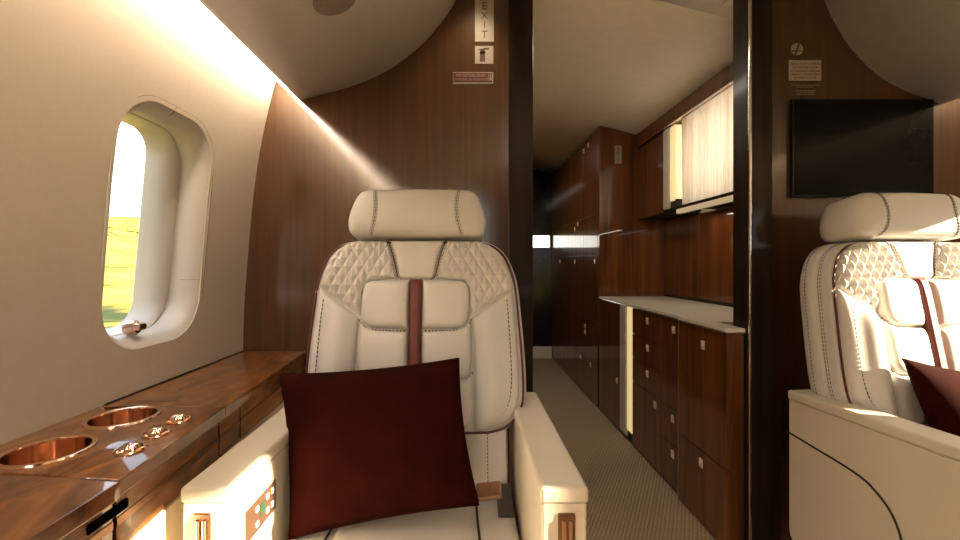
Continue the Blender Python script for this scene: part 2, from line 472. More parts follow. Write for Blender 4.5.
bm = B(); box(bm, 1.008, 1.0185, 1.494, 1.5035, 0, 2.16, .003)
struct(obj('trim_4', bm, 'chrome'), 'narrow chrome strip running up the door jamb', 'trim')
bm = B(); box(bm, .251, .2555, YB+.02, YB+.028, 0, 2.22)
struct(obj('trim_5', bm, 'chrome', smooth=False), 'thin bright edge strip of the jamb beside the near seat', 'trim')
# low kick panel beside the far seat
bm = B(); box(bm, 1.172, 1.232, YB-.035, YB, 0, .32, .004)
o = obj('low_side_panel', bm, 'bulk'); tag(o, 'low dark wood panel at the bulkhead foot behind the far seat', 'panel')
bm = B(); box(bm, 1.226, 1.232, YB-.04, YB-.034, 0, .325); obj('edge_strip', bm, 'chrome', o)

# ceiling speaker in the headliner
t = thing('ceiling_speaker', 'round taupe speaker disc set in the beige headliner', 'speaker', (-.360, 1.13, 1.770))
bm = B(); lathe(bm, [(0, -.012), (.056, -.014), (.064, -.010), (.068, 0), (.068, .02), (0, .02)], (0, 0, 0), 40); 
bmesh.ops.rotate(bm, verts=bm.verts, matrix=Matrix.Rotation(-.36, 3, 'Y'))
obj('speaker_rim', bm, 'speaker', t, local=True)
bm = B(); lathe(bm, [(0, -.016), (.04, -.0155), (.046, -.010), (.046, 0), (0, 0)], (0, 0, 0), 40)
bmesh.ops.rotate(bm, verts=bm.verts, matrix=Matrix.Rotation(-.36, 3, 'Y'))
obj('grille', bm, 'speaker', t, local=True)

# ------------------------------------------------------------------ signs and screen on the bulkheads
def sign(name, label, x0, x1, z0, z1, m='offwhite', y=YB, th=.002):
    t = thing(name, label, 'sign', ((x0+x1)/2, y, z0))
    boxobj('plate', m, t, x0, x1, y-th, y-.0001, z0, z1, bev=.0006)
    return t
yf = YB-.0024
t = sign('exit_sign', 'tall off-white sign with EXIT in stacked red letters on the near bulkhead', .034, .106, 1.896, 2.068)
bm = B()
for ch, z in (('E', 2.018), ('X', 1.982), ('I', 1.947), ('T', 1.910)):
    merge(bm, text_bm(ch, .040, .070, yf, z))
obj('lettering', bm, 'signred', t)
t = sign('extinguisher_sign', 'square off-white sign with a red extinguisher picture below the EXIT sign', .034, .104, 1.812, 1.880)
bm = B(); box(bm, .052, .073, yf-.0006, yf+.0004, 1.820, 1.858, .0005); lathe(bm, [(0, 0), (.0105, 0), (.0105, .001), (0, .001)], (.0625, yf-.0006, 1.858), 20, 'y')
obj('extinguisher_symbol', bm, 'signred', t)
bm = B(); box(bm, .056, .069, yf-.0006, yf+.0004, 1.862, 1.8675); box(bm, .066, .088, yf-.0007, yf+.0004, 1.866, 1.872); tube(bm, [(.056, yf, 1.868), (.049, yf, 1.866), (.046, yf, 1.862)], .0012)
obj('nozzle_symbol', bm, 'signblack', t)
t = sign('extinguisher_placard', 'narrow dark red placard with two lines of small pale lettering', -.050, .104, 1.736, 1.780, 'offwhite')
boxobj('red_field', 'signred', t, -.049, .086, yf-.0006, yf+.0003, 1.741, 1.777)
boxobj('arrow_field', 'signred', t, .0875, .1, yf-.0006, yf+.0003, 1.741, 1.777)
bm = text_bm('FIRE EXTINGUISHER', .0125, .018, yf-.001, 1.7625); merge(bm, text_bm('EXTINTOR DE INCENDIOS', .0112, .018, yf-.001, 1.7475))
obj('lettering', bm, 'fadetext', t)
bm = B(); box(bm, .0925, .0955, yf-.0015, yf-.0004, 1.756, 1.775); prism(bm, [(.089, .0), (.099, .0), (.094, -.012)], 'y', yf-.0015, yf-.0004)
for v in bm.verts:
    if v.co.z < .5: v.co.z += 1.756
obj('arrow', bm, 'offwhite', t)
# far bulkhead
t = thing('no_smoking_sign', 'small round off-white no smoking emblem with a dark red slash', 'sign', (1.259, YB, 1.842))
bm = B(); lathe(bm, [(0, -.002), (.0245, -.002), (.025, -.0005), (0, -.0005)], (1.259, YB, 1.867), 36, 'y'); obj('plate', bm, 'offwhite', t)
bm = B(); lathe(bm, [(.0236, -.003), (.0255, -.003), (.0258, -.0005), (.0236, -.0005), (.0236, -.003)], (1.259, YB, 1.867), 36, 'y', cap=False)
box(bm, -.0028, .0028, yf-.001, yf, -.024, .024); 
vs = [v for v in bm.verts if abs(v.co.x) < .01]
bmesh.ops.rotate(bm, verts=vs, matrix=Matrix.Rotation(math.radians(20), 3, 'Y'))
for v in vs: v.co.x += 1.259; v.co.z += 1.867
obj('slash', bm, 'signred', t)
bm = B(); box(bm, 1.238, 1.280, yf-.0006, yf, 1.858, 1.8625); tube(bm, smooth_line([(1.266, yf, 1.866), (1.272, yf, 1.871), (1.266, yf, 1.876), (1.272, yf, 1.882)], 12), .0012)
obj('cigarette_symbol', bm, 'signblack', t)
t = sign('seat_placard', 'off-white rectangular placard with five lines of tiny lettering above the screen', 1.229, 1.352, 1.748, 1.826)
bm = B()
for s, z, sz in (('USE BOTTOM CUSHION', 1.808, .0105), ('IN FORWARD SEATS', 1.795, .0105), ('FLOTATION CUSHION', 1.780, .0105), ('ASIENTO DELANTERO', 1.7675, .0105), ('SE PUEDE FLOTAR', 1.755, .0105)):
    merge(bm, text_bm(s, sz, 1.29, yf, z))
obj('lettering', bm, 'signred', t)
bm = B()
for s, z in (('FASTEN SEAT BELT WHILE SEATED', 1.729), ('LIFE VEST UNDER SEAT', 1.721), ('ABROCHE SU CINTURON', 1.709), ('CHALECO SALVAVIDAS', 1.702), ('DEBAJO DEL ASIENTO', 1.694)):
    merge(bm, text_bm(s, .0068, 1.293, YB-.0008, z))
o = obj('text_decal', bm, 'fadetext'); tag(o, 'block of tiny tan lettering on the dark wood between placard and screen', 'decal')
t = thing('wall_screen', 'wide black flat screen mounted on the walnut bulkhead', 'screen', (1.50, YB, 1.298))
boxobj('screen_bezel', 'blackgloss', t, 1.231, 1.766, YB-.016, YB, 1.301, 1.673, bev=.003)
boxobj('display', 'screen', t, 1.238, 1.759, YB-.0175, YB-.0158, 1.308, 1.666, bev=.0005)

# ------------------------------------------------------------------ side ledge
def XE(y): return -.531 if y < .64 else -.531-(y-.64)*.078
t = thing('side_ledge', 'glossy burl wood side ledge with copper cup holders under the window', 'ledge', (-.70, .4, 0))
secs = [(-1.2, .640), (.644, .972), (.975, 1.100), (1.103, 1.595)]
for i, (a, b) in enumerate(secs):
    bm = B()
    ya, yb = a, b
    sk = -.03 if i == 0 else .0
    pts = [(-.862, ya), (XE(ya), ya), (XE(yb), yb), (-.862, yb)]
    if i == 0: pts = [(-.862, ya), (XE(ya)+.006, ya), (XE(yb)+.006, yb-.002), (-.66, .655), (-.862, .668)]
    if i == 1: pts = [(-.862, .672), (-.66, .659), (XE(.644), .642), (XE(yb), yb), (-.862, yb)]
    prism(bm, pts, 'z', .692, .72, .003)
    o = obj('top_panel', bm, 'ledge', t)
    if i == 1:
        cs = []
        for y in (.742, .905):
            c = B(); prism(c, [(-.738+.0595*math.cos(2*PI*q/48), y+.0595*math.sin(2*PI*q/48)) for q in range(48)], 'z', .6, .8); cs.append(obj('cutter', c, 'ledge'))
        for c in cs: c.location -= Vector(t.location)*0
        # cutters are top-level and world-placed; the panel sits under its parent
        boolean(o, cs)
for y in (.742, .905):
    bm = B(); lathe(bm, [(.0, .630), (.055, .630), (.0575, .634), (.0575, .716), (.0585, .722), (.063, .7245), (.067, .723), (.068, .7195), (.0585, .7195)], (-.738, y, 0), 56, cap=False)
    obj('cup_holder', bm, 'copper', t, angle=50)
for y, x in ((.742, -.592), (.812, -.598), (.884, -.604)):
    bm = B(); lathe(bm, [(.024, .7195), (.0245, .723), (.022, .7245), (.0205, .723)], (x, y, 0), 40); lathe(bm, [(.0178, .721), (.0165, .7285), (.009, .7335), (0, .734)], (x, y, 0), 72, ridge=18, rd=.045)
    obj('control_knob', bm, 'copper', t)
# edge band, inlay and fascia below, in lengths with dark joints
fs = [(-1.2, .640), (.648, .955), (.962, 1.06), (1.067, 1.595)]
for a, b in fs:
    bm = B(); prism(bm, [(XE(a)-.10, a), (XE(a)-.008, a), (XE(b)-.008, b), (XE(b)-.10, b)], 'z', .605, .688, .002)
    o = obj('fascia', bm, 'ledge', t)
    bm = B(); prism(bm, [(XE(a)-.012, a), (XE(a)-.0065, a), (XE(b)-.0065, b), (XE(b)-.012, b)], 'z', .645, .657)
    obj('inlay_strip', bm, 'bronze', o)
bm = B(); prism(bm, [(-.83, -1.19), (XE(0)-.03, -1.19), (XE(.64)-.03, .64), (XE(1.58)-.03, 1.58), (-.83, 1.58)], 'z', .607, .612)
obj('joint_backing', bm, 'darkvoid', t)
bm = B(); box(bm, -.545, XE(.6)-.0055, .597, .668, .664, .678); obj('vent_slot', bm, 'slot', t)
bm = B(); prism(bm, [(-.85, -1.2), (-.537, -1.2), (-.537, .64), (XE(1.59)-.004, 1.59), (-.85, 1.59)], 'z', .0, .603, .004)
obj('lower_panel', bm, 'leather2', t)
bm = B(); tube(bm, [(-.842, .98, .7215), (-.842, 1.59, .7215)], .0025); obj('wall_seal', bm, 'seam', t)
bm = B(); box(bm, -.800, -.700, 1.00, 1.02, .7195, .7208); obj('flush_pull', bm, 'bronze', t)

# ------------------------------------------------------------------ the executive seats
RC = math.atan(.12/.67); TR = math.tan(RC); CR = math.cos(RC); SR = math.sin(RC)
def bk(x, z, d): return Vector((x, .135+(z-.45)*TR-d*CR, z+d*SR))
HALF = [(-.177, 1.121), (-.212, 1.114), (-.240, 1.097), (-.262, 1.070), (-.281, 1.022), (-.290, .976), (-.297, .89), (-.303, .804), (-.306, .71), (-.301, .655), (-.280, .615), (-.245, .588), (-.2, .576)]
left = [tuple(p)[:2] for p in smooth_line([(x*1.03, z, 0) for x, z in HALF], 60)]
OUT = left + [(-.1, .574), (0, .574), (.1, .574)] + [(-x, z) for x, z in left[::-1]] + [(.1, 1.122), (0, 1.122), (-.1, 1.122)]

def coons(top, bottom, lef, rig, nu, nv, puff, base=0., power=6, extra=None, skirt=.02):
    """padded patch between four (x,z) edge curves on the back plane; top/bottom run left to right, lef/rig top to bottom"""
    T = resample([(x, z, 0) for x, z in top], nu); Bo = resample([(x, z, 0) for x, z in bottom], nu)
    Lf = resample([(x, z, 0) for x, z in lef], nv); Rt = resample([(x, z, 0) for x, z in rig], nv)
    def ease(i, n): t = i/(n-1); return t
    bm = B(); G = []
    for j in range(nv):
        v = j/(nv-1); row = []
        for i in range(nu):
            u = i/(nu-1)
            p = (1-v)*T[i]+v*Bo[i]+(1-u)*Lf[j]+u*Rt[j]-((1-u)*(1-v)*T[0]+u*(1-v)*T[-1]+(1-u)*v*Bo[0]+u*v*Bo[-1])
            e = max(0, 1-abs(2*u-1)**power)**.5*max(0, 1-abs(2*v-1)**power)**.5
            h = base+puff*e
            if extra: h += extra(p.x, p.y, e, u, v)
            row.append(bm.verts.new(bk(p.x, p.y, h)))
        G.append(row)
    for j in range(nv-1):
        for i in range(nu-1): bm.faces.new((G[j][i], G[j+1][i], G[j+1][i+1], G[j][i+1]))
    ring = G[0][:-1]+[r[-1] for r in G[:-1]]+G[-1][:0:-1]+[r[0] for r in G[:0:-1]]
    n = Vector((0, CR, -SR))*skirt
    low = [bm.verts.new(v.co+n) for v in ring]
    for i in range(len(ring)): bm.faces.new((ring[i], ring[(i+1) % len(ring)], low[(i+1) % len(ring)], low[i]))
    return bm

def mirror(bm):
    for v in bm.verts: v.co.x = -v.co.x
    return bm

def quilt(x, z, e, u, v):
    a = x/.031+z/.052; b = x/.031-z/.052
    tri = lambda t: 1-abs(2*(t-math.floor(t))-1)
    q = min(tri(a), tri(b))**.8
    return .0125*(q-.30)*min(1, e*1.3)

def dashes(path, r=.0011, on=.006, off=.004):
    """stitching: short thread dashes along a polyline"""
    P = [Vector(p) for p in path]; bm = B()
    Ld = [0]
    for a, b in zip(P, P[1:]): Ld.append(Ld[-1]+(b-a).length)
    def at(s):
        k = 0
        while k < len(Ld)-2 and Ld[k+1] < s: k += 1
        return P[k].lerp(P[k+1], (s-Ld[k])/max(1e-9, Ld[k+1]-Ld[k]))
    s = 0
    while s+on < Ld[-1]:
        tube(bm, [at(s), at(s+on)], r, 4); s += on+off
    return bm

def add(bm, *others):
    for o in others: merge(bm, o)
    return bm

def make_seat(root, controls):
    # backrest shell
    bm = B()
    prof = [(.030, .000), (.012, .0), (.004, -.004), (0, -.014), (0, -.044), (.003, -.047), (-.005, -.052), (-.008, -.062), (-.008, -.090), (.010, -.115), (.04, -.128)]
    loft(bm, [[bk(x, z, d) for x, z in inset2d(OUT, e)] for e, d in prof])
    shell = obj('backrest', bm, 'leather', root, local=True)
    bm = B(); tube(bm, [bk(x, z, .002) for x, z in inset2d(OUT, .009)], .0034, 6, True)
    obj('piping', bm, 'piping', shell, local=True)
    for e, d in ((-.0002, -.034), (-.0002, -.041), (-.009, -.078)):
        path = [bk(x, z, d) for x, z in inset2d(OUT, e)]
        obj('stitching', dashes(path, .0010, .007, .005), 'thread', shell, local=True)
    # lower back between the armrests
    bm = B(); loft(bm, [[bk(x, z, d) for x, z in rrect(0, .50, .262-e, .16-e, .03)] for e, d in ((.02, -.004), (.006, -.008), (0, -.02), (0, -.11), (.02, -.13))])
    obj('lower_back', bm, 'leather', root, local=True)
    for sx in (1, -1): obj('stitching', dashes([bk(sx*.205, .36+.0055*i, -.0035) for i in range(46)]), 'thread', root, local=True)
    # neck insert
    ins = coons([(-.083, 1.119), (.083, 1.119)], [(-.040, 1.005), (.040, 1.005)], [(-.083, 1.119), (-.066, 1.07), (-.056, 1.03), (-.053, 1.015), (-.040, 1.005)],
                [(.083, 1.119), (.066, 1.07), (.056, 1.03), (.053, 1.015), (.040, 1.005)], 30, 34, .014)
    o = obj('neck_panel', ins, 'leather', root, local=True, angle=70)
    for sx in (1, -1):
        bm = B()
        pth = smooth_line([(sx*x, z, 0) for x, z in ((.086, 1.119), (.069, 1.07), (.059, 1.03), (.055, 1.014), (.042, 1.003))], 40)
        tube(bm, [bk(p.x, p.y, .0065) for p in pth], .0014, 5)
        merge(bm, dashes([bk(p.x-sx*.006, p.y, .0135) for p in pth[4:-6]], .0009))
        merge(bm, dashes([bk(p.x+sx*.007, p.y, .017) for p in pth[4:-6]], .0009))
        obj('stitching', bm, 'thread', o, local=True)
    # quilted shoulders
    for sx in (1, -1):
        q = coons([(-.177, 1.117), (-.089, 1.117)], [(-.281, .986), (-.160, .900)],
                  [(-.177, 1.117), (-.212, 1.107), (-.236, 1.090), (-.256, 1.063), (-.272, 1.02), (-.281, .986)],
                  [(-.089, 1.117), (-.072, 1.07), (-.061, 1.03), (-.058, 1.010), (-.10, 1.004), (-.140, .998), (-.156, .98), (-.160, .900)],
                  110, 104, .017, extra=quilt)
        obj('quilted_shoulder', q if sx > 0 else mirror(q), 'leather', root, local=True, angle=180)
    # lumbar pads, three rows
    for sx in (1, -1):
        for tp, bt, lf, rt in (
            ([(-.125, 1.001), (-.0185, 1.001)], [(-.115, .866), (-.0185, .862)], [(-.125, 1.001), (-.148, .994), (-.156, .975), (-.157, .915), (-.150, .885), (-.134, .872), (-.115, .866)], [(-.0185, 1.001), (-.0185, .862)]),
            ([(-.159, .893), (-.145, .873), (-.115, .862), (-.0185, .858)], [(-.125, .727), (-.0185, .722)], [(-.159, .893), (-.163, .80), (-.161, .76), (-.150, .738), (-.125, .727)], [(-.0185, .858), (-.0185, .722)]),
            ([(-.163, .748), (-.148, .730), (-.125, .721), (-.0185, .718)], [(-.135, .590), (-.0185, .585)], [(-.163, .748), (-.165, .66), (-.160, .61), (-.135, .590)], [(-.0185, .718), (-.0185, .585)])):
            p = coons(tp, bt, lf, rt, 30, 34, .026, base=.002, power=5)
            obj('lumbar_pad', p if sx > 0 else mirror(p), 'leather', root, local=True, angle=70)
        for crv in ([(-.161, .890), (-.147, .8705), (-.115, .8595), (-.06, .8575), (-.02, .8575)], [(-.165, .745), (-.150, .727), (-.125, .718), (-.06, .7175), (-.02, .7175)]):
            pth = smooth_line([(x, z, 0) for x, z in crv], 30)
            obj('stitching', dashes([bk(sx*p.x, p.y, .012) for p in pth], .0016, .006, .004), 'thread', root, local=True)
    bm = coons([(-.0165, 1.003), (.0165, 1.003)], [(-.0165, .585), (.0165, .585)], [(-.0165, 1.003), (-.0165, .585)], [(.0165, 1.003), (.0165, .585)], 8, 60, .010, base=.013, power=8)
    obj('center_stripe', bm, 'burgundy', root, local=True, angle=70)
    # side bolsters
    for sx in (1, -1):
        def prow(x, z, e, u, v): return .020*math.exp(-((u-.62)/.28)**2)*min(1, e)
        p = coons([(-.281, .980), (-.163, .894)], [(-.246, .600), (-.168, .588)],
                  [(-.281, .980), (-.287, .89), (-.293, .804), (-.296, .71), (-.291, .662), (-.272, .624), (-.246, .600)],
                  [(-.163, .894), (-.168, .80), (-.170, .68), (-.168, .588)], 34, 60, .022, power=6, extra=prow)
        o = obj('side_bolster', p if sx > 0 else mirror(p), 'leather', root, local=True, angle=70)
        pth = smooth_line([(x, z, 0) for x, z in ((-.262, .945), (-.266, .89), (-.270, .80), (-.271, .72), (-.262, .665), (-.24, .63))], 50)
        bm = dashes([bk(sx*p.x, p.y, .0245) for p in pth], .0014, .008, .004)
        obj('stitching', bm, 'thread', o, local=True)
    # headrest
    H = [(-.140, 1.264), (-.158, 1.256), (-.172, 1.235), (-.184, 1.20), (-.190, 1.17), (-.188, 1.147), (-.180, 1.131), (-.165, 1.126)]
    H = [(x*1.075, z+.005) for x, z in H]
    hl = [tuple(p)[:2] for p in smooth_line([(x, z, 0) for x, z in H], 42)]
    HO = hl+[(-.08, 1.130), (0, 1.130), (.08, 1.130)]+[(-x, z) for x, z in hl[::-1]]+[(.07, 1.271), (0, 1.272), (-.07, 1.271)]
    bm = B()
    loops = []
    for e, d in ((.064, .0505), (.05, .050), (.03, .047), (.014, .040), (.004, .028), (0, .014), (0, -.075), (.008, -.10), (.03, -.112)):
        k = 1-e/.19; kz = 1-e/.07
        loops.append([bk(x*k, 1.201+(z-1.201)*kz, d) for x, z in HO])
    loft(bm, loops)
    hd = obj('headrest', bm, 'leather', root, local=True, angle=60)
    bm = B()
    def hdep(z):
        q = abs(z-1.201)/.07
        tbl = [(0, .0508), (.086, .0508), (.286, .0505), (.571, .0475), (.80, .041), (.943, .029), (1., .014)]
        for (a, p), (b, r) in zip(tbl, tbl[1:]):
            if q <= b: return p+(r-p)*(q-a)/(b-a)
        return .014
    for sx in (1, -1):
        bm = B()
        pts = [(.122, 1.2655), (.118, 1.25), (.114, 1.22), (.113, 1.196), (.117, 1.165), (.124, 1.14), (.129, 1.1265)]
        pth = smooth_line([(sx*x*1.03, z+.005, 0) for x, z in pts], 48)
        tube(bm, [bk(p.x, p.y, hdep(p.y)) for p in pth], .0009, 5)
        merge(bm, dashes([bk(p.x+sx*.005, p.y, hdep(p.y)) for p in pth], .0009))
        merge(bm, dashes([bk(p.x-sx*.004, p.y, hdep(p.y)+.0002) for p in pth], .0008))
        obj('stitching', bm, 'thread', hd, local=True)
    for sx in (1, -1):
        bm = B(); tube(bm, [bk(sx*.09, 1.08, -.05), bk(sx*.09, 1.15, -.03)], .008, 10); obj('headrest_post', bm, 'bronze', root, local=True)
    # seat cushion
    bm = B(); box(bm, -.274, .274, -.262, .165, .30, .418, .028, 4)
    cu = obj('seat_cushion', bm, 'leather', root, local=True)
    bm = B(); nu, nv = 30, 30; G = []
    for j in range(nv):
        row = []
        for i in range(nu):
            u, v = i/(nu-1), j/(nv-1)
            e = max(0, 1-abs(2*u-1)**6)**.5*max(0, 1-abs(2*v-1)**6)**.5
            row.append(bm.verts.new((-.165+.33*u, -.245+.36*v, .412+.022*e)))
        G.append(row)
    for j in range(nv-1):
        for i in range(nu-1): bm.faces.new((G[j][i], G[j][i+1], G[j+1][i+1], G[j+1][i]))
    obj('cushion_pad', bm, 'leather', cu, local=True, angle=180)
    for sx in (1, -1):
        bm = B(); tube(bm, smooth_line([(sx*.172, .13, .419), (sx*.175, .0, .4195), (sx*.182, -.12, .4195), (sx*.186, -.235, .4195), (sx*.186, -.262, .40)], 30), .003, 6); obj('piping', bm, 'seam', cu, local=True)
    # base
    bm = B(); box(bm, -.276, .276, -.24, .30, .13, .302, .01); obj('seat_base', bm, 'leather2', root, local=True)
    bm = B(); box(bm, -.22, .22, -.15, .25, 0, .131, .008); obj('pedestal', bm, 'darkvoid', root, local=True)
    # armrests
    for sx in (1, -1):
        prof = [(-.250, .622), (-.250, .20)]+[(-.250+.04*(1-math.cos(a)), .20-.04*math.sin(a)) for a in (PI/6, PI/3, PI/2)]
        prof += [(.254, .16)]+[(.254+.055*math.sin(a), .215-.055*math.cos(a)) for a in (PI/8, PI/4, 3*PI/8, PI/2)]+[(.309, .622)]
        bm = B(); prism(bm, prof, 'x', min(sx*.280, sx*.362), max(sx*.280, sx*.362), .006, 3)
        arm = obj('armrest', bm, 'leather2', root, local=True)
        bm = B(); box(bm, min(sx*.277, sx*.365), max(sx*.277, sx*.365), -.254, .312, .622, .652, .008, 3)
        obj('armrest_cap', bm, 'leather2', arm, local=True)
        bm = B(); pth = smooth_line([(sx*.3632, y, z) for y, z in ((.311, .518), (.235, .509), (.10, .490), (.05, .468), (.012, .43), (-.01, .37), (-.018, .28), (-.018, .166))], 60)
        tube(bm, pth, .0028, 6); obj('side_seam', bm, 'seam', arm, local=True)
        bm = B(); xa = sx*.325; box(bm, xa-.0155, xa+.0155, -.2535, -.248, .44, .606, .003); lat = obj('latch', bm, 'bronze', arm, local=True)
        bm = B(); box(bm, xa-.010, xa-.001, -.2575, -.25, .45, .595, .002); box(bm, xa+.002, xa+.010, -.2575, -.25, .45, .595, .002); obj('latch_lever', bm, 'copper', lat, local=True)
        if sx < 0 and controls:
            bm = B(); box(bm, -.2805, -.2765, -.192, -.066, .508, .572, .0015)
            cp = obj('control_panel', bm, 'bronze', arm, local=True); cp.data.materials[0] = M['speakerdark']
            for y, z in ((-.152, .555), (-.152, .525), (-.108, .557), (-.108, .528), (-.086, .557), (-.086, .528)):
                bm = B(); box(bm, -.277, -.2745, y-.0048, y+.0048, z-.0058, z+.0058, .001); obj('button', bm, 'white', cp, local=True)
            bm = B(); box(bm, -.277, -.2755, -.138, -.120, .532, .556); obj('display', bm, 'greenlcd', cp, local=True)
    # seat belt with its buckle lying beside the armrest
    bm = B(); prism(bm, [(.045, .4215), (.075, .432), (.125, .462), (.13, .458), (.078, .427), (.047, .418)], 'x', .226, .266)
    sb = obj('seat_belt', bm, 'leather', root, local=True); sb.data.materials[0] = M['strap']
    bm = B(); box(bm, -.03, .03, -.022, .022, -.007, .007, .005); bmesh.ops.rotate(bm, verts=bm.verts, matrix=Matrix.Rotation(.35, 3, 'X') @ Matrix.Rotation(-.15, 3, 'Y'))
    bmesh.ops.translate(bm, verts=bm.verts, vec=(.200, -.005, .512)); obj('buckle', bm, 'bronze', sb, local=True)

M['strap'] = mat('grey_belt_webbing', (.05, .042, .038), .8, var=.1, vscale=90)
M['speakerdark'] = mat('brown_panel', (.10, .055, .035), .35, metal=.3, var=.08)

near = thing('executive_seat', 'cream leather executive seat beside the window ledge, facing the camera', 'seat', (-.1455, 1.0, 0))
make_seat(near, True)

def copy_tree(o, parent=None, skip=('control_panel',)):
    c = o.copy(); COL.objects.link(c)
    if parent: c.parent = parent
    for ch in o.children:
        if ch.name.split('.')[0] not in skip: copy_tree(ch, c, skip)
    return c
far = copy_tree(near)
far.location = (1.414, 1.062, 0); far.rotation_euler = (0, 0, math.radians(6))
tag(far, 'cream leather executive seat below the black screen, turned a little and struck by sun', 'seat')
near['group'] = far['group'] = 'executive seats'

# ------------------------------------------------------------------ throw pillows
def make_pillow(c, thick, lab):
    """c: four corners TL TR BR BL"""
    TL, TR_, BR, BL = [Vector(p) for p in c]
    nrm = (TR_-TL).cross(BL-TL).normalized()
    n = 41; bm = B(); F = []; K = []
    for j in range(n):
        a, b = [], []
        for i in range(n):
            u, v = i/(n-1), j/(n-1); p, q = 2*u-1, 2*v-1
            # edges pull in towards the middle
            pu = p*(1-.055*(1-q*q)); qu = q*(1-.055*(1-p*p))
            uu, vv = (pu+1)/2, (qu+1)/2
            P = (1-vv)*((1-uu)*TL+uu*TR_)+vv*((1-uu)*BL+uu*BR)
            e = max(0, (1-p**2)*(1-q**2))**.55
            wr = .004*math.sin(9*u+4*v)*math.sin(7*v-3*u+1)*e + .0035*math.sin(22*(u-v))*math.exp(-((p-.6)**2+(q-.7)**2)*6)*e
            h = thick*.5*e+wr
            a.append(bm.verts.new(P+nrm*(h+.0015))); b.append(bm.verts.new(P-nrm*(thick*.5*e+.0015)))
        F.append(a); K.append(b)
    for j in range(n-1):
        for i in range(n-1):
            bm.faces.new((F[j][i], F[j+1][i], F[j+1][i+1], F[j][i+1])); bm.faces.new((K[j][i], K[j][i+1], K[j+1][i+1], K[j+1][i]))
    def ring(G): return G[0][:-1]+[r[-1] for r in G[:-1]]+G[-1][:0:-1]+[r[0] for r in G[:0:-1]]
    a, b = ring(F), ring(K)
    edge = [(x.co+y.co)/2 for x, y in zip(a, b)]
    for i in range(len(a)): bm.faces.new((a[i], b[i], b[(i+1) % len(a)], a[(i+1) % len(a)]))
    t = obj('throw_pillow', bm, 'pillow', angle=180)
    tag(t, lab, 'pillow', 'throw pillows')
    s = B(); tube(s, edge, .0022, 5, True); obj('piping', s, 'pillow', t)
    return t
make_pillow([(-.470, 1.06, .772), (-.018, 1.07, .810), (.030, .965, .497), (-.402, .955, .424)], .15, 'dark oxblood square pillow standing on the near seat by the ledge')
make_pillow([(1.20, 1.155, .79), (1.61, 1.225, .715), (1.63, 1.09, .42), (1.235, 1.0, .435)], .15, 'oxblood square pillow on the sunlit far seat, red where the sun strikes')

# ------------------------------------------------------------------ galley beyond the doorway
YE = 4.7
def latch_at(door, x, y, z, s=1.):
    bm = B(); box(bm, x-.004, x, y-.011*s, y+.011*s, z-.018*s, z+.018*s, .0006)
    box(bm, x-.008, x-.003, y-.005*s, y+.005*s, z-.003, z+.013*s, .0008)
    obj('handle', bm, 'handle', door)

def cabinet(name, label, xf, xb, y0, y1, z0, z1, fronts, m='gal', shape=None):
    t = thing(name, label, 'cabinet', ((xf+xb)/2, (y0+y1)/2, 0))
    bm = B()
    if shape: shape(bm)
    else: box(bm, xf+.006, xb, y0, y1, z0, z1)
    obj('body', bm, m, t)
    for kind, a, b, c, d, hs in fronts:
        bm = B(); box(bm, xf-.012, xf+.008, a+.0015, b-.0015, c+.0015, d-.0015, .0015)
        o = obj(kind, bm, m, t)
        for (hy, hz) in hs: latch_at(o, xf-.012, hy, hz)
    return t
cabinet('galley_cabinet', 'tall two-drawer mahogany galley cabinet next to the door jamb, standing proud', .957, 1.45, 1.52, 1.868, 0, .80,
        [('drawer', 1.522, 1.868, .30, .798, [(1.673, .727)]), ('drawer', 1.522, 1.868, .004, .30, [(1.687, .251)])],
        shape=lambda bm: prism(bm, [(.963, 1.52), (1.0055, 1.52), (1.0055, 1.70), (1.45, 1.70), (1.45, 1.868), (.963, 1.868)], 'z', 0, .80))
cabinet('galley_cabinet', 'wide mahogany galley cabinet of small drawers before the lit post', .972, 1.45, 1.874, 2.425, 0, .80,
        [('drawer', 2.07, 2.425, .650, .798, [(2.22, .749)]), ('drawer', 2.07, 2.425, .515, .650, [(2.22, .606)]), ('drawer', 2.07, 2.425, .376, .515, [(2.22, .469)]),
         ('door', 1.874, 2.07, .376, .798, [(1.94, .745)]), ('door', 2.07, 2.425, .01, .376, [(2.13, .335)]),
         ('drawer', 1.874, 2.07, .21, .376, [(1.948, .331)]), ('drawer', 1.874, 2.07, .01, .21, [(1.948, .168)])])
cabinet('galley_cabinet', 'narrow mahogany base cabinet between lit post and tall glossy cabinets', .972, 1.45, 2.62, 3.03, 0, .80,
        [('door', 2.62, 3.03, .01, .798, [(2.67, .31)])])
far_fronts = []
cols = [(3.062, 3.44), (3.44, 3.95), (3.95, 4.69)]
hand = {(0, 0): [(3.23, .276)], (1, 0): [(3.51, .273)], (0, 1): [(3.38, .55), (3.38, .503)], (0, 2): [(3.13, 1.07)], (1, 2): [(3.70, 1.07)], (2, 2): [(4.29, 1.075)], (1, 3): [(3.70, 1.358), (3.60, 1.39)], (0, 4): [(3.41, 1.97), (3.29, 1.98)]}
rows = [(.01, .30), (.30, .585), (.585, 1.12), (1.12, 1.42), (1.42, 2.035)]
for ci, (a, b) in enumerate(cols):
    for ri, (c, d) in enumerate(rows):
        far_fronts.append(('door', a, b, c, d, hand.get((ci, ri), [])))
cabinet('tall_cabinet', 'full height glossy mahogany cabinet run at the far end of the aisle', .972, 1.45, 3.062, 4.695, 0, 2.05, far_fronts,
        shape=lambda bm: prism(bm, [(.978, 0), (1.45, 0), (1.45, 1.885), (1.25, 1.965), (1.10, 2.007), (.978, 2.035)], 'y', 3.062, 4.695))
